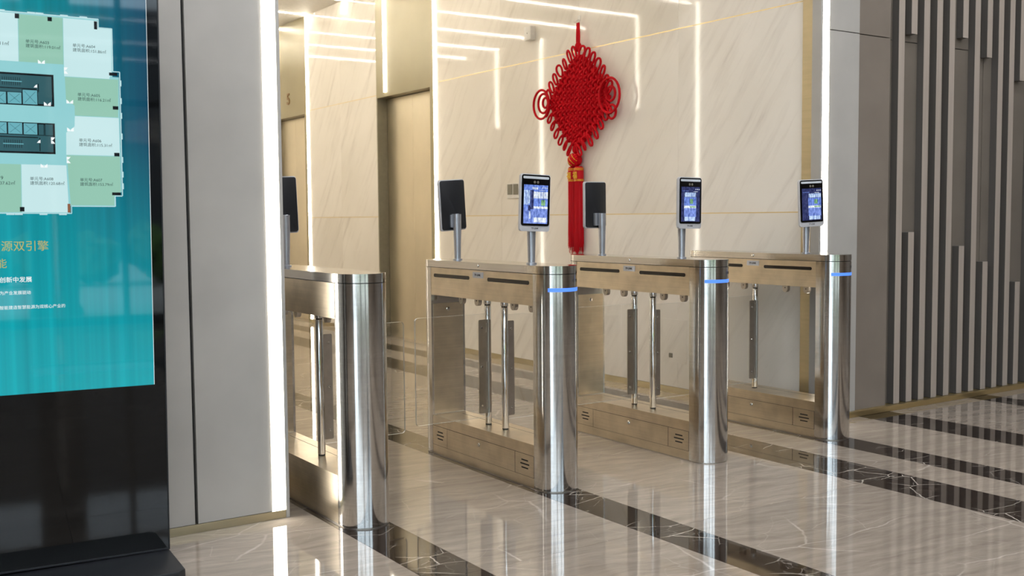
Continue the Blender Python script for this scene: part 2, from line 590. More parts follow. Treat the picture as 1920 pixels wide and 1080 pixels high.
floor_rest = link('floor_border', bx(-7.0, -1.6 - G, -6.0, 4.06, -0.012, 0.0), 'tile', floor)
link('floor_border', bx(8.9 + G, 11.0, -6.0, 4.12, -0.012, 0.0), 'tile', floor)
link('floor_border', bx(-1.6, 8.9, -6.0, -2.01, -0.012, -0.0003), 'tile', floor)

# ------------------------------------------------------------------ setting: front wall left of the gateway
YL, YR = 4.05, 4.10
wall_fl = link('wall_front_left', bx(-6.5, 1.60, YL + 0.02, YL + 0.34, 0.0, HALL_Z), 'dark')
tag(wall_fl, kind='structure')
x_hi = 1.541
k = 0
edges = [1.541, 1.232, 0.612, -0.008, -0.628, -1.9, -3.2, -4.6, -6.4]
for a, b in zip(edges[1:], edges):
    for z0, z1 in ((0.034, 2.27), (2.276, HALL_Z)):
        link('metal_panel', bx(a + 0.006, b - (0.006 if b < 1.5 else 0.0), YL, YL + 0.02, z0, z1, bevel=0.001), 'grey', wall_fl)
link('corner_trim', bx(1.597, 1.612, YL - 0.004, YL + 0.345, 0.0, HALL_Z, bevel=0.001), 'grey', wall_fl)
bl = link('baseboard_left', bx(-6.4, 1.596, YL - 0.004, YL + 0.02, 0.0, 0.033, bevel=0.001), 'brass_matte')
tag(bl, kind='structure')

# right of the gateway
wall_fr = link('wall_front_right', bx(4.965, 9.6, YR + 0.055, YR + 0.34, 0.0, HALL_Z), 'dark')
tag(wall_fr, kind='structure')
for x0, x1, yy, mt in ((4.957, 5.226, YR, 'grey'), (5.230, 5.527, YR + 0.010, 'dark_grey')):
    for z0, z1 in ((0.034, 2.272), (2.277, HALL_Z)):
        link('metal_panel', bx(x0, x1, yy, yy + 0.05, z0, z1, bevel=0.001), mt, wall_fr)
for x0, x1 in ((5.53, 6.55), (6.556, 7.58), (7.586, 8.6), (8.606, 9.6)):
    for z0, z1 in ((0.034, 2.272), (2.277, HALL_Z)):
        link('backing_panel', bx(x0, x1, YR + 0.050, YR + 0.056, z0, z1), 'slat_back', wall_fr)
link('corner_trim', bx(4.882, 4.899, YR - 0.004, YR + 0.06, 0.0, HALL_Z, bevel=0.001), 'grey', wall_fr)
link('brass_reveal', bx(4.900, 4.965, YR + 0.03, YR + 0.145, 0.0, HALL_Z), 'brass_matte', wall_fr)
SL = [5.596, 5.719, 5.844, 5.976, 6.107, 6.250, 6.382, 6.518, 6.648, 6.778, 6.904, 7.050]
while len(SL) < 26:
    SL.append(SL[-1] + 0.132)
BROKEN = {1: (1.101, 2.318), 5: (1.003, 2.340), 7: (0.893, 2.235), 10: (0.743, 2.108), 13: (0.95, 2.2), 16: (0.80, 2.35), 18: (1.05, 2.15), 21: (0.7, 2.05), 24: (1.0, 2.3)}
for i, x in enumerate(SL):
    segs = [(0.036, HALL_Z)] if i not in BROKEN else [(0.036, BROKEN[i][0]), (BROKEN[i][1], HALL_Z)]
    for z0, z1 in segs:
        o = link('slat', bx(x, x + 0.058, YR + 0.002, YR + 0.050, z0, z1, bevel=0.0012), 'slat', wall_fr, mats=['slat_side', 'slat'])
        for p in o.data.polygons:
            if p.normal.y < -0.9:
                p.material_index = 1  # front faces get the paler tone, sides and ends keep the darker one
br = link('baseboard_right', bx(4.90, 9.6, YR - 0.022, YR + 0.055, 0.0, 0.034, bevel=0.003), 'brass')
tag(br, kind='structure')

# lintel over the gateway
lint = link('wall_lintel', bx(1.60, 4.965, YL + 0.02, YL + 0.345, 3.40, HALL_Z), 'grey')
tag(lint, kind='structure')

# upright light strips beside the gateway
def strip(label, x0, x1, y0, y1, z0, z1, mat, group=None):
    t = empty('light_strip', ((x0 + x1) / 2, (y0 + y1) / 2, z0), label=label, cat='light', group=group)
    cx, cy = (x0 + x1) / 2, (y0 + y1) / 2
    d = link('diffuser', bx(x0 - cx, x1 - cx, y0 - cy, y1 - cy, 0.0, z1 - z0, bevel=0.002), mat, t)
    return t
strip('tall white light strip on the grey wall edge beside the black kiosk', 1.5435, 1.5945, YL - 0.004, YL + 0.02, 0.034, HALL_Z - 0.01, 'strip')
strip('tall white light strip on the grey pillar edge left of the slats', 4.9025, 4.9545, YR - 0.004, YR + 0.03, 0.036, HALL_Z - 0.01, 'strip')

# ------------------------------------------------------------------ setting: lift lobby side walls
def wall_side(name, X, s, door_n):
    """s=-1: the wall's face looks to -x (right-hand wall); s=+1: the left-hand wall"""
    def b(d0, d1, y0, y1, z0, z1, bev=0.0):     # d measured out of the wall face into the lobby
        xa, xb = X + s * d0, X + s * d1
        return bx(min(xa, xb), max(xa, xb), y0, y1, z0, z1, bevel=bev)
    w = link(name, b(-0.40, -0.16, YR + 0.10, 15.2, 0.0, CEIL_Z + 0.1), 'dark')
    tag(w, kind='structure')
    def stretch(y0, y1, n):
        for r, (z0, z1) in enumerate(((0.045, 1.227), (1.233, 2.457), (2.463, CEIL_Z))):
            for i in range(n):
                a = y0 + (y1 - y0) * i / n
                c = y0 + (y1 - y0) * (i + 1) / n
                link('marble_panel', b(-0.16, 0.0, a + 0.0006, c - 0.0006, z0, z1, 0.0006), 'marble', w)
        for z in (1.230, 2.460):
            link('brass_strip', b(-0.02, 0.0005, y0, y1, z - 0.003, z + 0.003), 'brass', w)
        o = link('baseboard_lobby', b(-0.16, 0.003, y0, y1, 0.0, 0.044), 'brass_matte', w)
    doors = [(8.60, 9.80), (11.55, 12.75)]
    stretch(4.246, 8.585, 4)
    stretch(9.80, 11.535, 2)
    stretch(12.75, 15.2, 2)
    for k, (y0, y1) in enumerate(doors):
        dn = 'door_%d' % (door_n + k)
        d = link(dn, b(-0.16, -0.150, y0 + 0.10, y1 - 0.02, 0.0, 2.428), 'dark')
        tag(d, kind='structure')
        m = (y0 + 0.10 + y1 - 0.02) / 2
        link('door_leaf', b(-0.150, -0.110, y0 + 0.105, m - 0.001, 0.004, 2.424, 0.001), 'door', d)
        link('door_leaf', b(-0.150, -0.110, m + 0.001, y1 - 0.025, 0.004, 2.424, 0.001), 'door', d)
        link('header_panel', b(-0.16, 0.0, y0, y1, 2.430, CEIL_Z, 0.002), 'bronze', d)
        link('jamb', b(-0.16, 0.0, y1 - 0.02, y1 - 0.001, 0.0, 2.430), 'jamb', d)
        link('jamb', b(-0.16, 0.0, y0, y0 + 0.10, 0.0, 2.430, 0.001), 'bronze', d)
        link('door_sill', b(-0.16, 0.002, y0 + 0.10, y1 - 0.02, 0.0, 0.003), 'plate', d)
    return w
wall_lr = wall_side('wall_lobby_right', LOBBY_X1, -1, 1)
wall_ll = wall_side('wall_lobby_left', LOBBY_X0, +1, 3)
tag(link('wall_back', bx(1.2, 5.4, 15.2, 15.4, 0.0, CEIL_Z + 0.1), 'marble'), kind='structure')
tag(link('ceiling', bx(1.2, 5.4, YL + 0.345, 15.4, CEIL_Z, CEIL_Z + 0.12), 'ceil'), kind='structure')

# lift strips: a full one at each lift's near edge, a short one above each door
for X, s, side, pos in ((LOBBY_X1, -1, 'right', ''), (LOBBY_X0, 1, 'left', '')):
    for k, y in enumerate((8.583, 11.533)):
        where = {('right', 0): 'tall warm light strip at the lift door edge, rising behind the second turnstile',
                 ('right', 1): 'tall warm light strip between the number 5 lift and the marble pier',
                 ('left', 0): 'tall light strip on the left lobby wall, mirrored in the marble right of the knot',
                 ('left', 1): 'tall light strip on the left lobby wall, mirrored in the marble left of the knot'}[(side, k)]
        xa, xb = sorted((X - s * 0.01, X + s * 0.012))
        strip(where, xa, xb, y + 0.004, y + 0.028, 0.05, CEIL_Z - 0.002, 'strip_warm')
    for k, y in enumerate((9.585, 12.60)):
        where = {('right', 0): 'short light strip on the champagne header above the lift door',
                 ('right', 1): 'short light strip on the header above the number 5 lift',
                 ('left', 0): 'short light strip above a left wall lift door, nearer the turnstiles',
                 ('left', 1): 'short light strip above a left wall lift door, deeper in the lobby'}[(side, k)]
        xa, xb = sorted((X - s * 0.001, X + s * 0.014))
        strip(where, xa, xb, y + 0.006, y + 0.026, 2.475, CEIL_Z - 0.002, 'strip_warm')

# ceiling lines of the lobby
for k, y in enumerate((5.86, 7.74, 8.68, 9.57, 10.52, 11.48, 12.50, 13.40, 14.34)):
    strip('thin warm ceiling light line crossing the lift lobby, number 5 lift end' if y > 11 and y < 12 else 'thin warm light line across the lift lobby ceiling',
          LOBBY_X0 + 0.03, LOBBY_X1 - 0.004, y - 0.006, y + 0.006, CEIL_Z - 0.006, CEIL_Z - 0.0005, 'line', group=None if 11 < y < 12 else 'lobby ceiling light lines')

# ------------------------------------------------------------------ setting: entrance hall behind the camera
tag(link('ceiling_hall', bx(-7.0, 11.0, -6.0, YL + 0.35, HALL_Z, HALL_Z + 0.15), 'soffit'), kind='structure')
tag(link('wall_side_left', bx(-6.8, -6.5, -1.6, YL + 0.35, 0.0, HALL_Z), 'taupe_wall'), kind='structure')
tag(link('wall_hall_back', bx(3.6, 10.0, -5.8, -5.5, 0.0, HALL_Z), 'taupe_wall'), kind='structure')
win2 = tag(link('window_2', bx(-6.55, -6.45, -5.6, -1.6, 0.0, 0.10), 'mullion'), kind='structure')
link('window_head', bx(-6.55, -6.45, -5.6, -1.6, HALL_Z - 0.12, HALL_Z), 'mullion', win2)
for y in (-5.5, -3.55, -1.65):
    link('mullion', bx(-6.57, -6.43, y - 0.03, y + 0.03, 0.1, HALL_Z - 0.12), 'mullion', win2)
for y in (-5.47, -3.52):
    link('window_pane', bx(-6.506, -6.494, y, y + 1.84, 0.1, HALL_Z - 0.12), 'pane', win2)
tag(link('wall_side_right', bx(9.6, 10.0, -6.0, YR + 0.34, 0.0, HALL_Z), 'taupe_wall'), kind='structure')
for k, y in enumerate((-3.6, -1.4, 0.8, 2.8)):
    strip('long white light line across the entrance hall ceiling, behind the viewer', -4.5, 8.0, y - 0.03, y + 0.03, HALL_Z - 0.012, HALL_Z - 0.001, 'hall', group='entrance hall ceiling lines')
WY = -5.6
win = link('window_1', bx(-6.5, 3.6, WY - 0.05, WY + 0.05, 0.0, 0.10), 'mullion')
tag(win, kind='structure')
link('window_head', bx(-6.5, 3.6, WY - 0.05, WY + 0.05, HALL_Z - 0.12, HALL_Z), 'mullion', win)
link('transom', bx(-6.5, 3.6, WY - 0.04, WY + 0.04, 2.55, 2.62), 'mullion', win)
nx = 6
for i in range(nx + 1):
    x = -6.45 + i * (10.0 / nx)
    link('mullion', bx(x - 0.03, x + 0.03, WY - 0.07, WY + 0.07, 0.1, HALL_Z - 0.12), 'mullion', win)
    if i < nx:
        for z0, z1 in ((0.1, 2.55), (2.62, HALL_Z - 0.12)):
            link('window_pane', bx(x + 0.03, x + 10.0 / nx - 0.03, WY - 0.006, WY + 0.006, z0, z1), 'pane', win)
tag(link('plaza_ground', bx(-30, 34, -34, WY - 0.06, -0.25, -0.03), 'paving'), kind='structure')
for k, x in enumerate((-3.2, 1.2, 5.6)):
    o = empty('plaza_column', (x, -7.6, -0.03), label='dark square column outside the glass front, mirrored in the kiosk screen', cat='column', group='columns outside the glass front')
    link('shaft', bx(-0.28, 0.28, -0.28, 0.28, 0.12, 4.6, bevel=0.01), 'stone', o)
    link('plinth', bx(-0.32, 0.32, -0.32, 0.32, 0.0, 0.12, bevel=0.01), 'stone', o)
bm = bmesh.new()
rr = random.Random(3)
for i in range(260):
    x = -20 + 44 * rr.random()
    m_ = Matrix.Translation((x, -14.5 + rr.uniform(-0.5, 0.5), 0.25 + rr.uniform(0, 0.55))) @ Matrix.Scale(rr.uniform(0.35, 0.6), 4)
    bmesh.ops.create_icosphere(bm, subdivisions=1, radius=1.0, matrix=m_)
for v in bm.verts:
    v.co += Vector((rr.uniform(-1, 1), rr.uniform(-1, 1), rr.uniform(-1, 1))) * 0.09
    v.co.z = max(v.co.z, -0.03)
tag(link('hedge', bm, 'hedge'), 'long green hedge across the plaza, mirrored in the kiosk screen', 'hedge')
tag(link('plaza_building', bx(-34, 38, -34.5, -34, 0, 9), 'stone'), kind='structure')

# ------------------------------------------------------------------ turnstiles
R = 0.10
HF = 0.480          # half distance between the two column axes
def stadium(r, hy, seg=20):
    pts = [(r * cos(pi + pi * k / seg), -hy + r * sin(pi + pi * k / seg)) for k in range(seg + 1)]
    pts += [(r * cos(pi * k / seg), hy + r * sin(pi * k / seg)) for k in range(seg + 1)]
    return pts

def turnstile(x, label, leaves, detailed=True, ring=True, terminals=()):
    t = empty('turnstile', (x, 4.275, 0), label=label, cat='turnstile', group='turnstile row')
    link('base_flange', pz(stadium(R - 0.002, HF), 0.0, 0.0055), 'plate', t, True)
    yi = 0.455
    for sgn in (-1, 1):
        arc = [(R * cos(a), sgn * (HF + R * sin(a))) for a in [pi * k / 28 for k in range(29)]]
        pts = [(R, sgn * yi)] + arc + [(-R, sgn * yi)]
        c = link('end_column', pz(pts, 0.0055, 0.9625), 'column', t, True)
        bm = bmesh.new()
        y0, y1 = sorted((sgn * (yi - 0.0015), sgn * (yi + 0.001)))
        box(bm, -R + 0.012, R - 0.012, y0, y1, 0.205, 0.775)
        link('inner_cover', bm, 'steel', c)
        screw_head('cover_lock', (0.0, sgn * (yi - 0.001), 0.745), '-y' if sgn > 0 else '+y', 0.011, 'chrome', c)
    # upper beam and lower box
    link('upper_beam', bx(-R + 0.0008, R - 0.0008, -yi + 0.0012, yi - 0.0012, 0.822, 0.9625, bevel=0.0008), 'steel', t)
    link('lower_box', bx(-R + 0.0008, R - 0.0008, -yi + 0.0012, yi - 0.0012, 0.0055, 0.200, bevel=0.0008), 'steel', t)
    link('seam_liner', pz(stadium(R - 0.004, HF), 0.9625, 0.9655), 'gap', t, True)
    cap = link('top_cap', pz(stadium(R + 0.0005, HF), 0.9655, 1.0, bevel=0.0012), 'column', t, True)
    link('deck_seam', bx(0.045, 0.047, -0.36, 0.40, 0.1995, 0.2005), 'gap', t)
    for sx, ax in ((-1, '-x'), (1, '+x')):
        if not detailed and sx < 0:
            continue
        def sb(y0, y1, z0, z1, proud, bev=0.0):
            xa, xb = sorted((sx * (R - 0.004), sx * (R + proud)))
            return bx(xa, xb, y0, y1, z0, z1, bevel=bev)
        screw_head('cap_lock', (sx * R, 0.0, 0.985), ax, 0.0085, 'chrome', cap)
        for y0, y1 in ((-0.426, -0.083), (0.080, 0.423)):
            pts = round_rect((y0 + y1) / 2, 0.923, y1 - y0, 0.018, 0.0088, 6)
            xa, xb = sorted((sx * (R - 0.004), sx * (R + 0.0006)))
            link('reader_slot', pz(pts, xa, xb, 'x'), 'slot', t)
        pl = link('maker_plate', sb(-0.046, 0.045, 0.926, 0.954, 0.0022, 0.0008), 'case', t)
        if sx < 0:
            lettering('plate_lettering', 'TP-LINK', 0.056, Matrix.Translation((-R - 0.0030, 0.0, 0.9355)) @ FACE_NEG_X, 'ink', pl, align='CENTER', thick=0.0004, bold=0.01)
        for y0, y1 in ((-0.4540, -0.3035), (-0.3045, 0.3085), (0.3075, 0.4540)):
            link('panel_seam', sb(y0 - 0.0008, y1 + 0.0008, 0.0490, 0.1490, 0.0002), 'gap', t)
        sp = link('service_panel', sb(-0.3025, 0.3065, 0.0505, 0.1475, 0.0012, 0.0004), 'steel', t)
        screw_head('panel_lock', (sx * (R + 0.001), 0.004, 0.122), ax, 0.010, 'chrome', sp)
        for y0, y1 in ((-0.4525, -0.3055), (0.3095, 0.4525)):
            vp = link('vent_panel', sb(y0, y1, 0.0505, 0.1475, 0.0008, 0.0006), 'steel', t)
            yc = (y0 + y1) / 2 - 0.004
            for z, hw in ((0.120, 0.027), (0.1025, 0.036), (0.085, 0.027)):
                pts = round_rect(yc, z, 2 * hw, 0.0062, 0.003, 3)
                xa, xb = sorted((sx * (R - 0.002), sx * (R + 0.0012)))
                link('vent_slit', pz(pts, xa, xb, 'x'), 'gap', vp)
    # hanging tabs under the beam
    for y in (-0.31, -0.16, 0.16, 0.31):
        pts = [(y - 0.019, 0.823), (y - 0.019, 0.797)] + [(y - 0.019 * cos(pi * k / 10), 0.797 - 0.019 * sin(pi * k / 10)) for k in range(1, 10)] + [(y + 0.019, 0.797), (y + 0.019, 0.823)]
        tb = link('hanging_tab', pz(pts, -0.010, 0.010, 'x'), 'plate', t)
        screw_head('tab_screw', (-0.010, y, 0.803), '-x', 0.0035, 'gap', tb, 0.001)
    # pivot posts, hinge plates and clear leaves
    for sy, sx in ((1, -1), (-1, 1)):
        if sx not in leaves:
            continue
        py = sy * 0.075
        post = link('pivot_post', lz([(0.0155, 0.2045), (0.0165, 0.206), (0.0165, 0.784), (0.0155, 0.786)], 0, py, 22), 'chrome', t, True)
        link('post_collar', lz([(0.0175, 0.792), (0.0185, 0.794), (0.0185, 0.823)], 0, py, 22), 'chrome', post, True)
        link('post_socket', lz([(0.0150, 0.200), (0.0150, 0.2048)], 0, py, 22), 'gap', post, True)
        link('post_neck', lz([(0.0145, 0.7855), (0.0145, 0.7925)], 0, py, 22), 'gap', post, True)
        leaf_y = sy * 0.050
        hp_y0, hp_y1 = sorted((sy * 0.0552, sy * 0.0602))
        hp = link('hinge_plate', pz(round_rect(sx * 0.030, 0.49, 0.068, 0.458, 0.007, 4), hp_y0, hp_y1, 'y'), 'plate', t)
        for z in (0.30, 0.49, 0.68):
            screw_head('hinge_bolt', (sx * 0.047, sy * 0.0602 if sy > 0 and sx < 0 and False else hp_y0, z), '-y', 0.0055, 'chrome', hp, 0.003)
            link('hinge_knuckle', bx(min(sx * 0.006, sx * 0.022), max(sx * 0.006, sx * 0.022), hp_y0 - 0.003, hp_y1 + 0.003, z - 0.022, z + 0.022, bevel=0.001), 'plate', hp)
        x0, x1 = sx * 0.012, sx * 0.418
        w = abs(x1 - x0)
        lf = link('swing_leaf', pz(round_rect((x0 + x1) / 2, 0.495, w, 0.506, 0.016, 5), leaf_y - 0.0045, leaf_y + 0.0045, 'y'), 'glass', t, mats=['glass', 'glass_edge'])
        for p in lf.data.polygons:
            if abs(p.normal.y) < 0.5:
                p.material_index = 1
    if ring:
        pts = []
        A = 53
        arc = [radians(-90 - A + 2 * A * k / 24) for k in range(25)]
        pts = [((R + 0.0012) * cos(a), -HF + (R + 0.0012) * sin(a)) for a in arc] + [((R - 0.003) * cos(a), -HF + (R - 0.003) * sin(a)) for a in reversed(arc)]
        link('light_ring', pz(pts, 0.8875, 0.9035), 'ring', t, True)
        # small printed marks above the ring, too small to read in the photograph
        bm = bmesh.new()
        for k in range(4):
            a = radians(-72 + k * 7)
            m_ = Matrix.Translation(((R + 0.0004) * cos(a), -HF + (R + 0.0004) * sin(a), 0.934)) @ Matrix.Rotation(a, 4, 'Z')
            b2 = bmesh.new()
            for dy, dz, wy, wz in ((0, 0.006, 0.007, 0.0012), (0, 0, 0.006, 0.0012), (0, -0.006, 0.008, 0.0012), (0.0018, 0, 0.0012, 0.012), (-0.0022, 0.002, 0.0012, 0.009)):
                box(b2, -0.0003, 0.0003, dy - wy / 2, dy + wy / 2, dz - wz / 2, dz + wz / 2)
            bmesh.ops.transform(b2, matrix=m_, verts=b2.verts[:])
            me_ = bpy.data.meshes.new('tmp'); b2.to_mesh(me_); b2.free(); bm.from_mesh(me_); bpy.data.meshes.remove(me_)
        link('printed_mark', bm, 'ink', t)
    return t

TX = (1.824, 2.772, 3.708, 4.632)
turnstile(TX[0], 'steel turnstile nearest the viewer, half hidden behind the grey wall edge, without a blue ring', (1,), detailed=False, ring=False)
turnstile(TX[1], 'steel turnstile with blue ring and two terminals, second from the left', (-1, 1))
turnstile(TX[2], 'steel turnstile with blue ring and two terminals, just right of the red tassels', (-1, 1))
turnstile(TX[3], 'steel turnstile with blue ring and one terminal, against the marble by the slat wall', (-1,))

# ------------------------------------------------------------------ face terminals on their posts
def terminal(x, y, front, label, dx=0.0, yaw_deg=0.0, roll_deg=0.0, video=0):
    t = empty('face_terminal', (x, y, 1.0), 0 if front else pi, label=label, cat='terminal', group='face terminals on posts')
    top = 0.165 if front else 0.232
    link('post', lz([(0.0165, 0.0), (0.0165, 0.02), (0.0205, 0.15), (0.0205, top)], 0, 0, 20), 'alu', t, True)
    link('post_flange', lz([(0.024, 0.0), (0.024, 0.005), (0.0175, 0.007)], 0, 0, 20), 'alu', t, True)
    link('mount_bracket', bx(-0.012, 0.030, -0.040, -0.012, 0.165, 0.228, bevel=0.002), 'alu', t)
    # the case: local frame, screen towards -y
    piv = Matrix.Translation((dx if front else -dx, -0.028, 0.278)) @ Matrix.Rotation(radians(yaw_deg), 4, 'Z') @ Matrix.Rotation(radians(roll_deg), 4, 'Y')
    W, Hh = 0.163, 0.258
    def put(name, bm, mat, par, smooth=False, mats=None):
        bmesh.ops.transform(bm, matrix=piv, verts=bm.verts[:])
        return link(name, bm, mat, par, smooth, mats)
    case = put('case', pz(round_rect(0, 0, W, Hh, 0.012, 5), -0.018, -0.003, 'y', bevel=0.002), 'case', t, True)
    put('back_cover', pz(round_rect(0, 0.001, W - 0.010, Hh - 0.010, 0.010, 5), -0.003, 0.003, 'y', bevel=0.001), 'black', t, True)
    put('mount_boss', bx(-0.022, 0.022, 0.003, 0.018, -0.115, -0.045, bevel=0.002), 'alu', t)
    fg = put('front_glass', pz(round_rect(0, 0.0105, W - 0.008, Hh - 0.029, 0.010, 5), -0.0205, -0.018, 'y', bevel=0.0006), 'gloss_black', t, True)
    put('lamp_bar', pz(round_rect(0, 0.1125, W - 0.022, 0.011, 0.004, 3), -0.0212, -0.020, 'y'), 'lamp_bar', fg)
    for lx in (-0.008, 0.010):
        b2 = lz([(0.0062, 0), (0.0062, 0.0008), (0.0042, 0.0011)], seg=14)
        bmesh.ops.transform(b2, matrix=Matrix.Translation((lx, -0.0205, 0.0925)) @ Matrix.Rotation(pi / 2, 4, 'X'), verts=b2.verts[:])
        put('camera_lens', b2, 'button', fg, True)
    # the live picture on the screen: hall with glass front, tree and floor
    names = ['v_mid', 'v_sky', 'v_dark', 'v_green', 'v_floor', 'v_pale']
    bm = bmesh.new()
    def q(x0, x1, z0, z1, d, mi):
        vs = [bm.verts.new((a, -0.0206 - 0.00012 * d, c)) for a, c in ((x0, z0), (x1, z0), (x1, z1), (x0, z1))]
        f = bm.faces.new(vs)
        f.material_index = mi
    sx0, sx1, sz0, sz1 = -0.066, 0.066, -0.094, 0.080
    q(sx0, sx1, sz0, sz1, 0, 2 if video else 0)
    if video == 0:
        q(sx0, -0.030, -0.01, 0.055, 1, 1); q(-0.012, sx1, 0.020, 0.050, 1, 5); q(-0.012, sx1, -0.02, 0.020, 1, 0)
        q(-0.032, -0.012, -0.030, 0.060, 2, 2); q(0.028, 0.052, -0.012, 0.014, 2, 3); q(-0.012, sx1, -0.026, -0.016, 3, 5)
        q(sx0, sx1, sz0, -0.028, 1, 4); q(-0.010, 0.060, -0.088, -0.066, 2, 5); q(-0.036, -0.028, -0.072, -0.040, 3, 5)
        q(-0.042, -0.030, -0.036, -0.012, 4, 2); q(-0.040, -0.032, -0.012, -0.004, 4, 0)
        for k in range(9):
            q(sx0 + 0.010 + k * 0.014, sx0 + 0.0115 + k * 0.014, -0.02, 0.052, 4, 2 if k % 2 else 0)
        q(sx0, sx1, 0.056, 0.060, 3, 0); q(-0.02, 0.01, 0.060, 0.070, 3, 5)
    else:
        o_ = 0.0 if video == 1 else 0.022
        q(-0.042 + o_, 0.036 + o_ * 1.2, 0.030, 0.052, 1, 1); q(-0.046 + o_, 0.040 + o_ * 1.1, -0.016, 0.030, 1, 0)
        q(-0.005 + o_, 0.018 + o_, -0.004, 0.020, 2, 3); q(-0.046 + o_, 0.040 + o_, -0.026, -0.014, 2, 5); q(-0.006 + o_, 0.036 + o_, -0.0225, -0.017, 3, 3)
        q(-0.046 + o_, 0.040 + o_, -0.070, -0.026, 1, 4); q(-0.042 + o_, 0.034 + o_, -0.090, -0.070, 2, 1)
        for k in range(6):
            q(-0.040 + o_ + k * 0.014, -0.0385 + o_ + k * 0.014, -0.014, 0.050, 4, 2)
        q(-0.040 + o_, 0.036 + o_, 0.0285, 0.030, 4, 2)
        for k in range(4):
            q(sx0 + 0.006 + k * 0.012, sx0 + 0.013 + k * 0.012, 0.058, 0.061, 2, 0)
    for k, xx in enumerate((0.034, 0.046, 0.057)):
        q(xx, xx + 0.006, 0.066, 0.071, 5, 5)
    q(0.018, 0.050, 0.0555, 0.0575, 5, 5)
    put('screen', bm, 'v_mid', fg, mats=names)
    lettering('chin_lettering', 'TP-LINK', 0.041, piv @ Matrix.Translation((0.0, -0.0184, -0.119)) @ FACE_NEG_Y, 'ink', case, align='CENTER', thick=0.0003, bold=0.01)
    return t

terminal(TX[0], 4.555, False, 'dark back of a face terminal on silver post, cut off by the grey wall edge', dx=-0.004, yaw_deg=6, roll_deg=2.2)
terminal(TX[1], 4.628, False, 'dark back of a face terminal beside the warm light strip, on the second turnstile', dx=-0.006, yaw_deg=8, roll_deg=3.4)
terminal(TX[1], 3.972, True, 'face terminal with bluish screen showing a standing person, front of the second turnstile', dx=-0.008, roll_deg=2.2)
terminal(TX[2], 4.625, False, 'dark back of a face terminal just right of the red tassels', dx=-0.022, yaw_deg=6, roll_deg=0.4)
terminal(TX[2], 3.983, True, 'face terminal with blue screen and glass front picture, on the third turnstile', dx=0.014, yaw_deg=3, roll_deg=0.7, video=1)
terminal(TX[3], 3.976, True, 'face terminal with blue screen in front of the right light strip', dx=-0.008, yaw_deg=-10, roll_deg=-2.4, video=2)

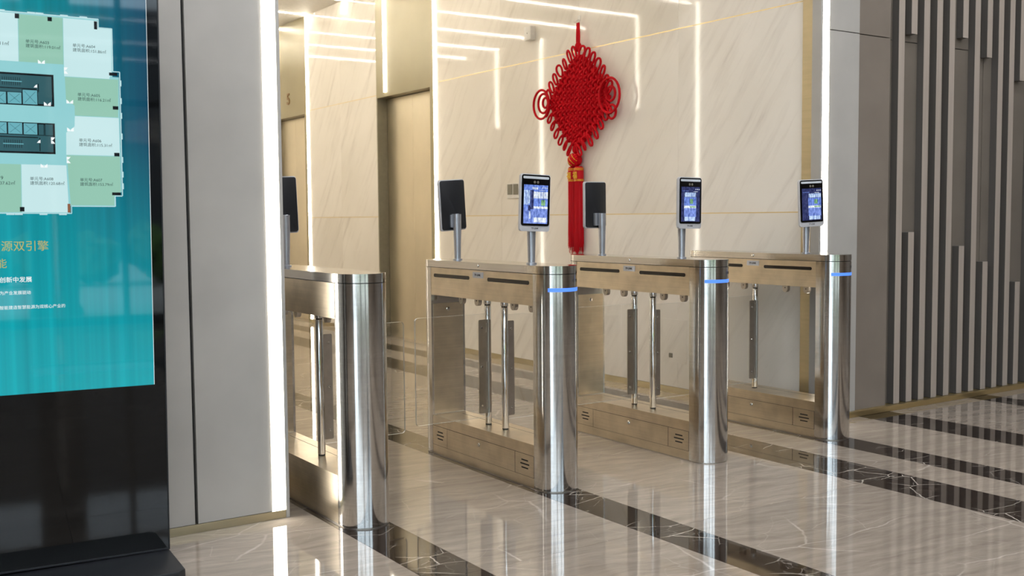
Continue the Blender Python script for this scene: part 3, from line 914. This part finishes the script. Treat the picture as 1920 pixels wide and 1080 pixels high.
# ------------------------------------------------------------------ wall knot with tassels (hangs on the right-hand lobby wall)
def knot():
    t = empty('chinese_knot', (4.93, 6.385, 1.73), label='large red woven Chinese knot with two tassels hanging on the cream marble wall', cat='wall hanging')
    D = -0.045                               # out of the wall, towards the lobby
    def L(y, z, d=0.0):
        return (D - d, y - 6.44, z - 1.73)
    top, lft, bot, rgt = Vector((6.405, 2.415)), Vector((6.775, 2.088)), Vector((6.452, 1.738)), Vector((6.052, 2.066))
    N = 15
    def diamond(s, q):                       # s from top towards right, q from top towards left
        a = top.lerp(rgt, s)
        b = lft.lerp(bot, s)
        p = a.lerp(b, q)
        u, v = s + q - 1, s - q                  # the body bulges a little along its four edges
        c = (top + lft + bot + rgt) / 4
        return c + (p - c) * (1 + 0.20 * 4 * abs(u * v) * (abs(u) + abs(v)))
    for fam in (0, 1):
        for i in range(N):
            c = (i + 0.5) / N
            pts = []
            for k in range(N * 4 + 1):
                w = k / (N * 4)
                p = diamond(w, c) if fam == 0 else diamond(c, w)
                h = 0.011 * cos(pi * N * w - pi / 2 + pi * (i + (0 if fam == 0 else 1)))
                pts.append(L(p.x, p.y, h))
            link('woven_cord', tz(pts, 0.0125, 6), 'red', t, True)
    bk = []
    for k in range(40):
        e_, f_ = divmod(k / 10, 1)
        s_, q_ = ((f_, 0), (1, f_), (1 - f_, 1), (0, 1 - f_))[int(e_)]
        p = diamond(0.5 + (s_ - 0.5) * 0.95, 0.5 + (q_ - 0.5) * 0.95)
        bk.append((p.x - 6.44, p.y - 1.73))
    link('woven_back', pz(bk, D + 0.006, D + 0.016, 'x'), 'red', t)
    # a row of loops along each edge
    rng = random.Random(5)
    for a, b, n in ((top, lft, 7), (top, rgt, 7), (lft, bot, 7), (bot, rgt, 7)):
        e = (b - a).normalized()
        c0 = (top + lft + bot + rgt) / 4
        nrm = Vector((-e.y, e.x))
        if nrm.dot((a + b) / 2 - c0) < 0:
            nrm = -nrm
        upper = (a is top)
        for i in range(n):
            w0 = (i + 0.6) / (n + 0.35)
            p = c0 + (a.lerp(b, w0) - c0) * (1 + 0.20 * 4 * w0 * (1 - w0))
            out = (nrm + Vector((0, 0.55 if upper else -0.25))).normalized()
            side = Vector((-out.y, out.x))
            ln, wd = rng.uniform(0.085, 0.105), rng.uniform(0.020, 0.030)
            tw = rng.uniform(-0.35, 0.35)
            pts = []
            for k in range(17):
                w = 2 * pi * k / 16
                al = ln * 0.5 * (1 - cos(w)) - 0.012
                ac = wd * sin(w) * (0.55 + 0.45 * (1 - cos(w)) / 2)
                v = p + out * al + side * ac * cos(tw)
                pts.append(L(v.x, v.y, 0.012 + ac * sin(tw) + 0.012 * (k % 16) / 16))
            link('edge_loop', tz(pts[:-1], 0.0088, 6, True), 'red', t, True)
    # coiled wings at the left and right corners
    for cc, sg in ((lft, 1), (rgt, -1)):
        for rad, dz, off in (((0.112, 0.0, 0.085), (0.074, 0.008, 0.070), (0.038, 0.012, 0.055)) if sg > 0 else ((0.125, 0.03, 0.035), (0.050, -0.085, 0.040), (0.052, 0.045, 0.030))):
            pts = []
            for k in range(25):
                a = 2 * pi * k / 24
                y = cc.x + sg * (off + rad * 0.92 * cos(a))
                z = cc.y + 0.002 + dz + rad * 1.0 * sin(a) - (0.02 if sg < 0 else 0)
                pts.append(L(y, z, 0.004 + 0.25 * rad))
            link('wing_loop', tz(pts[:-1], 0.0095, 6, True), 'red', t, True)
    # hanging cord, neck and hook
    link('hanging_cord', tz([L(6.425 + 0.014, 2.47), L(6.425 + 0.013, 2.56), L(6.425 + 0.006, 2.655), L(6.425 - 0.006, 2.655), L(6.425 - 0.012, 2.56), L(6.425 - 0.010, 2.47)], 0.0095, 7), 'red', t, True)
    nb = bmesh.new()
    bmesh.ops.create_uvsphere(nb, u_segments=14, v_segments=9, radius=0.026, matrix=Matrix.Translation(L(6.425, 2.478)) @ Matrix.Diagonal((1, 1, 1.5, 1)))
    link('neck_bead', nb, 'red', t, True)
    nb = bmesh.new()
    bmesh.ops.create_uvsphere(nb, u_segments=14, v_segments=9, radius=0.027, matrix=Matrix.Translation(L(6.463, 1.722)) @ Matrix.Diagonal((1, 1, 1.3, 1)))
    link('neck_bead', nb, 'red', t, True)
    # round button knot with gold threads
    bc = Vector(L(6.463, 1.640))
    nb = bmesh.new()
    bmesh.ops.create_uvsphere(nb, u_segments=20, v_segments=14, radius=0.056, matrix=Matrix.Translation(bc) @ Matrix.Diagonal((0.75, 1.08, 0.92, 1)))
    ball = link('button_knot', nb, 'red', t, True)
    for q in range(-3, 4):
        for fam, mt, rr_ in ((1, 'red', 0.0105), (-1, 'red', 0.0105), (1, 'gold', 0.0028)):
            if mt == 'gold' and q % 2:
                continue
            pts = []
            for k in range(13):
                u = -1.15 + 2.3 * k / 12
                yy = (u * 0.042 + fam * q * 0.011)
                zz = (u * 0.040 * fam - q * 0.011)
                if (yy / 0.058) ** 2 + (zz / 0.05) ** 2 > 0.96:
                    continue
                xx = -0.041 * math.sqrt(max(0.0, 1 - (yy / 0.0605) ** 2 - (zz / 0.0515) ** 2)) - (0.004 if mt == 'red' else 0.013)
                pts.append((bc.x + xx, bc.y + yy, bc.z + zz))
            if len(pts) > 3:
                link('button_strand' if mt == 'red' else 'gold_thread', tz(pts, rr_, 5), mt, ball, True)
    # two tassels with gold-lettered collars
    for y in (6.500, 6.424):
        lo = L(y, 0.0)
        def zz(z):
            return z - 1.73
        co = link('tassel_collar', lz([(0.032, zz(1.478)), (0.037, zz(1.480)), (0.037, zz(1.578)), (0.027, zz(1.592))], lo[0], lo[1], 22), 'red_silk', t, True)
        for z in (1.484, 1.492, 1.566, 1.576):
            link('gold_band', lz([(0.0374, zz(z - 0.0022)), (0.0382, zz(z)), (0.0374, zz(z + 0.0022))], lo[0], lo[1], 22), 'gold', co, True)
        for dyy in (0,):
            lettering('gold_character', '福', 0.050, Matrix.Translation((lo[0] - 0.0390, lo[1], zz(1.504))) @ FACE_NEG_X, 'gold', co, height=0.054, align='CENTER', thick=0.0012, bold=0.012)
        rg = random.Random(int(y * 1000))
        wob = [rg.uniform(-0.10, 0.10) for _ in range(40)]
        link('tassel_core', lz([(0.026, zz(0.985)), (0.032, zz(1.06)), (0.033, zz(1.20)), (0.034, zz(1.38)), (0.033, zz(1.479))], lo[0], lo[1], 40, lambda k, i: wob[k] * 0.8), 'red_silk', t, True)
        bm_ = bmesh.new()
        for k in range(120):
            a = 2 * pi * rg.random()
            r0 = rg.uniform(0.028, 0.036)
            z1 = rg.uniform(0.925, 1.03)
            j = rg.uniform(-0.004, 0.004)
            pts = [(lo[0] + 0.034 * cos(a), lo[1] + 0.034 * sin(a), zz(1.480)), (lo[0] + r0 * cos(a + 0.05), lo[1] + r0 * sin(a + 0.05), zz(1.25)), (lo[0] + (r0 + j) * cos(a + 0.08), lo[1] + (r0 + j) * sin(a + 0.08), zz(z1))]
            tube(bm_, pts, 0.0016, 3)
        st_ = link('tassel_strands', bm_, 'red_silk', t)
        st_['kind'] = 'stuff'
    link('wall_hook', tz([(0.0, 6.465 - 6.44, 2.690 - 1.73), (-0.02, 6.465 - 6.44, 2.685 - 1.73), (-0.045, 6.468 - 6.44, 2.660 - 1.73), (-0.055, 6.468 - 6.44, 2.675 - 1.73)], 0.0035, 6), 'white', t, True)
    link('hook_pad', bx(-0.006, 0.0, 0.012, 0.044, 0.945, 0.990, bevel=0.002), 'white', t)
    return t
knot()

# ------------------------------------------------------------------ small things on the marble wall
t = empty('wall_sensor', (4.93, 7.03, 2.675), label='small white box high on the marble, left of the knot', cat='sensor')
link('housing', bx(-0.05, 0.0, -0.045, 0.045, -0.055, 0.055, bevel=0.006), 'white', t, True)
link('lens', bx(-0.052, -0.049, -0.004, 0.004, -0.004, 0.004), 'button', t)
t = empty('call_panel', (4.93, 7.305, 1.445), label='white lift call plate with two grey squares, behind the front terminal', cat='call panel')
link('back_plate', bx(-0.008, 0.0, -0.092, 0.098, -0.075, 0.050, bevel=0.003), 'white', t)
for y in (0.052, -0.035):
    b_ = link('call_button', bx(-0.013, -0.008, y - 0.034, y + 0.034, -0.043, 0.043, bevel=0.003), 'button', t)
t = empty('access_cover', (4.93, 5.36, 0.36), label='small access cover with dark latch low on the marble, seen through the third turnstile', cat='cover')
link('cover_plate', bx(-0.002, 0.0, -0.12, 0.12, -0.15, 0.15, bevel=0.0006), 'marble', t)
link('cover_latch', bx(-0.006, -0.002, 0.020, 0.055, -0.115, -0.085, bevel=0.001), 'button', t)
n5 = lettering('lift_number', '5', 0.085, Matrix.Translation((4.9255, 12.12, 2.585)) @ FACE_NEG_X, 'sign', None, height=0.135, align='CENTER', thick=0.003, bold=0.02)
tag(n5, 'bronze number 5 on the lift header at the far left', 'sign')

# ------------------------------------------------------------------ information kiosk
def kiosk():
    t = empty('information_kiosk', (1.0446, 3.7754, 0.0), radians(-4), label='tall black display kiosk showing a teal floor plan, left foreground', cat='kiosk')
    rho = 0.0085
    tilt = Matrix.Translation((0, 0, 0.04)) @ Matrix.Rotation(rho, 4, 'Y') @ Matrix.Translation((0, 0, -0.04))
    W = 0.88
    def part(name, bm, mat, par=t, smooth=False):
        bmesh.ops.transform(bm, matrix=tilt, verts=bm.verts[:])
        return link(name, bm, mat, par, smooth)
    link('base_plate', pz([(0.004, 0.19), (-W - 0.004, 0.19), (-W - 0.004, -0.24), (-W + 0.02, -0.265), (-0.02, -0.265), (0.004, -0.24)], 0.0, 0.040, bevel=0.006), 'black', t, True)
    part('housing', bx(-W + 0.004, 0.001, 0.006, 0.070, 0.041, 2.14, bevel=0.003), 'black')
    fr = part('bezel', bx(-W + 0.002, 0.003, 0.0, 0.012, 0.041, 2.142, bevel=0.002), 'gloss_black')
    part('edge_trim', bx(0.0005, 0.005, -0.003, 0.012, 0.041, 2.144, bevel=0.001), 'black')
    part('edge_trim', bx(-W - 0.001, -W + 0.0035, -0.003, 0.012, 0.041, 2.144, bevel=0.001), 'black')
    part('edge_trim', bx(-W + 0.0035, 0.0005, -0.003, 0.012, 0.0405, 0.047, bevel=0.001), 'black')
    part('lower_glass', bx(-0.842, -0.033, -0.0012, 0.001, 0.585, 0.634), 'gloss_black', fr)
    scr = part('screen', bx(-0.837, -0.037, -0.0016, 0.001, 0.637, 2.062), 'picture', fr)
    part('screen_edge', bx(-0.0372, -0.0358, -0.0018, 0.001, 0.637, 2.062), 'd_white', fr)
    # the printed plan: flat shapes a hair apart in front of the background
    def poly(name, pts, d, mat):
        bm = bmesh.new()
        bm.faces.new([bm.verts.new((u, -0.0018 - 0.00015 * d, z)) for u, z in pts])
        return part(name, bm, mat, scr)
    def rect(name, u0, z0, u1, z1, d, mat):
        return poly(name, [(u0, z0), (u1, z0), (u1, z1), (u0, z1)], d, mat)
    # outline of the storey and its rooms
    poly('plan_corridor', [(-0.740, 1.886), (-0.195, 1.888), (-0.195, 1.862), (-0.152, 1.862), (-0.152, 1.700), (-0.131, 1.700), (-0.131, 1.310), (-0.153, 1.297), (-0.153, 1.262), (-0.299, 1.262), (-0.299, 1.238), (-0.740, 1.238)], 0, 'd_corridor')
    poly('plan_room', [(-0.70, 1.886), (-0.4405, 1.886), (-0.4420, 1.731), (-0.70, 1.731)], 1, 'd_room_light')
    poly('plan_room', [(-0.4385, 1.884), (-0.3045, 1.884), (-0.3055, 1.731), (-0.4405, 1.731)], 1, 'd_room_green')
    poly('plan_room', [(-0.3030, 1.884), (-0.1950, 1.884), (-0.1950, 1.860), (-0.1525, 1.860), (-0.1540, 1.7185), (-0.1625, 1.6925), (-0.3045, 1.6925)], 1, 'd_room_light')
    poly('plan_room', [(-0.3026, 1.6905), (-0.1330, 1.6920), (-0.1365, 1.5640), (-0.2745, 1.5640), (-0.2745, 1.5967), (-0.3007, 1.6160)], 1, 'd_room_green')
    poly('plan_room', [(-0.2745, 1.5620), (-0.1346, 1.5620), (-0.1335, 1.4335), (-0.3045, 1.4325), (-0.3030, 1.5058), (-0.2765, 1.5276)], 1, 'd_room_light')
    poly('plan_room', [(-0.3030, 1.4310), (-0.1335, 1.4310), (-0.1335, 1.3111), (-0.1542, 1.2980), (-0.1557, 1.2640), (-0.2945, 1.2640)], 1, 'd_room_green')
    poly('plan_room', [(-0.4425, 1.3970), (-0.3055, 1.3970), (-0.3005, 1.2400), (-0.4445, 1.2400)], 1, 'd_room_light')
    poly('plan_room', [(-0.70, 1.3975), (-0.4440, 1.3970), (-0.4460, 1.2400), (-0.70, 1.2400)], 1, 'd_room_green')
    for z0, z1 in ((1.5900, 1.6945), (1.4330, 1.5345)):
        rect('core_wall', -0.66, z0, -0.3375, z1, 1, 'd_black')
        rect('core_floor', -0.66, z0 + 0.0065, -0.3440, z1 - 0.0065, 2, 'd_core')
    for u0, z1, u1, z0 in ((-0.5234, 1.6305, -0.4825, 1.5937), (-0.4775, 1.6305, -0.4365, 1.5940), (-0.4322, 1.6402, -0.3889, 1.5940), (-0.5250, 1.5320, -0.4830, 1.4965), (-0.4785, 1.5320, -0.4370, 1.4960), (-0.4322, 1.5315, -0.3916, 1.4955)):
        c = rect('lift_shaft', u0 - 0.0022, z0 - 0.0022, u1 + 0.0022, z1 + 0.0022, 3, 'd_black')
        rect('lift_car', u0, z0, u1, z1, 4, 'd_cell')
        for sgn in (1, -1):
            poly('lift_cross', [(u0 + 0.004, (z0 + 0.004) if sgn > 0 else (z1 - 0.004)), (u0 + 0.0055, (z0 + 0.004) if sgn > 0 else (z1 - 0.004)), (u1 - 0.004, (z1 - 0.004) if sgn > 0 else (z0 + 0.004)), (u1 - 0.0055, (z1 - 0.004) if sgn > 0 else (z0 + 0.004))], 5, 'd_core')
    for zc in (1.6665, 1.4635):
        for k in range(9):
            rect('stair_tread', -0.492 + k * 0.0064, zc - 0.013, -0.4905 + k * 0.0064, zc + 0.013, 4, 'd_black')
        rect('stair_rail', -0.495, zc - 0.0015, -0.434, zc + 0.0015, 5, 'd_cell')
        rect('core_wall', -0.66, zc - 0.0235 if zc > 1.6 else zc + 0.021, -0.39, zc - 0.0205 if zc > 1.6 else zc + 0.024, 4, 'd_black')
        rect('core_wall', -0.386, zc - 0.031 if zc > 1.6 else zc - 0.022, -0.3835, zc - 0.004 if zc > 1.6 else zc + 0.022, 4, 'd_black')
    for u0, z1, u1, z0 in ((-0.3875, 1.5296, -0.3720, 1.4949), (-0.3667, 1.5306, -0.3440, 1.4945)):
        rect('core_room', u0 - 0.002, z0 - 0.002, u1 + 0.002, z1, 3, 'd_black')
        rect('core_room', u0, z0, u1, z1, 4, 'd_core')
    sq = [(-0.4493, 1.8852, -0.4362, 1.8697), (-0.3511, 1.8831, -0.3376, 1.8695), (-0.207, 1.8821, -0.1971, 1.8554), (-0.1626, 1.7145, -0.1361, 1.7044), (-0.1532, 1.6018, -0.1353, 1.5901), (-0.1522, 1.4437, -0.1349, 1.4315), (-0.1621, 1.3086, -0.1339, 1.299), (-0.4511, 1.2573, -0.4372, 1.2424)]
    for a, b, c, d in sq:
        rect('plan_column', a, d, c, b, 6, 'd_black')
    rect('plan_column', -0.3049, 1.2395, -0.2959, 1.2686, 6, 'd_brown')
    # pale outline of the outer wall
    per = [(-0.70, 1.889), (-0.193, 1.890), (-0.193, 1.862), (-0.150, 1.862), (-0.151, 1.718), (-0.128, 1.718), (-0.129, 1.297), (-0.152, 1.296), (-0.153, 1.2605), (-0.2925, 1.2605), (-0.2925, 1.2365), (-0.70, 1.2365)]
    for (a, b), (c, d) in zip(per, per[1:]):
        if abs(b - d) > abs(a - c):
            rect('outer_wall', min(a, c) - 0.0012, min(b, d), max(a, c) + 0.0012, max(b, d), 7, 'd_line')
        else:
            rect('outer_wall', min(a, c), min(b, d) - 0.0014, max(a, c), max(b, d) + 0.0014, 7, 'd_line')
    for u in (-0.61, -0.49, -0.40, -0.375, -0.30, -0.24):
        rect('bay_window', u - 0.012, 1.889, u + 0.012, 1.8945, 7, 'd_line')
        rect('bay_window', u - 0.012 - 0.08, 1.2310, u + 0.012 - 0.08, 1.2365, 7, 'd_line')
    for z in (1.68, 1.62, 1.57, 1.50, 1.42, 1.37, 1.33):
        rect('bay_window', -0.128, z - 0.010, -0.1235, z + 0.010, 7, 'd_line')
    for u, z, o_ in ((-0.3733, 1.7339, 0), (-0.2995, 1.7113, 1), (-0.2893, 1.6084, 0), (-0.2896, 1.5161, 0), (-0.2987, 1.4149, 1), (-0.3741, 1.393, 0), (-0.3586, 1.5971, 0), (-0.3936, 1.6548, 2), (-0.3884, 1.4738, 2), (-0.3452, 1.4781, 1)):
        q = 0.0105
        if o_ == 0:
            shapes = [[(-q, -q / 2), (0, -q / 2), (-q * 0.2, q * 0.1), (-q, q * 0.7)], [(q, -q / 2), (0, -q / 2), (q * 0.2, q * 0.1), (q, q * 0.7)]]
        elif o_ == 1:
            shapes = [[(-q / 2, -q), (-q / 2, 0), (q * 0.1, -q * 0.2), (q * 0.7, -q)], [(-q / 2, q), (-q / 2, 0), (q * 0.1, q * 0.2), (q * 0.7, q)]]
        else:
            shapes = [[(-q / 2, -q / 2), (q / 2, -q / 2), (q / 2, q / 2), (0, q * 0.2)]]
        for s_ in shapes:
            poly('door_swing', [(u + a, z + b) for a, b in s_], 8, 'd_white')
    def text(body, u, z, w, mat, d=9, bold=0.0, cut=None):
        return lettering('screen_text', body, w, tilt @ Matrix.Translation((u, -0.0018 - 0.00015 * d, z)) @ FACE_NEG_Y, mat, scr, bold=bold)
    for a, b, u, z, z2 in (('单元号:A603', '建筑面积:119.01㎡', -0.4193, 1.7937, 1.7795), ('单元号:A604', '建筑面积:151.86㎡', -0.2757, 1.7920, 1.7770), ('单元号:A605', '建筑面积:116.21㎡', -0.2643, 1.6297, 1.6152),
                           ('单元号:A606', '建筑面积:115.31㎡', -0.2635, 1.4775, 1.4630), ('单元号:A607', '建筑面积:153.79㎡', -0.2635, 1.3450, 1.3303), ('单元号:A608', '建筑面积:120.68㎡', -0.4177, 1.3460, 1.3313)):
        text(a, u, z, 0.0705, 'd_text', bold=0.001)
        text(b, u, z2, 0.1052, 'd_text', bold=0.001)
    text('11㎡', -0.4949, 1.7808, 0.0262, 'd_text', bold=0.001)
    text('9', -0.5052, 1.3459, 0.0072, 'd_text', bold=0.001)
    text('37.62㎡', -0.5076, 1.3298, 0.0449, 'd_text', bold=0.001)
    text('源双引擎', -0.5100, 1.1155, 0.1425, 'd_gold')
    text('能', -0.5255, 1.0600, 0.0300, 'd_gold')
    text('创新中发展', -0.5185, 1.0110, 0.0975, 'd_white', bold=0.007)
    text('为产业发展驱动', -0.5185, 0.9700, 0.0928, 'd_white')
    text('智能建造智慧能源为双核心产业的', -0.5200, 0.9218, 0.1990, 'd_white')
    return t
kiosk()
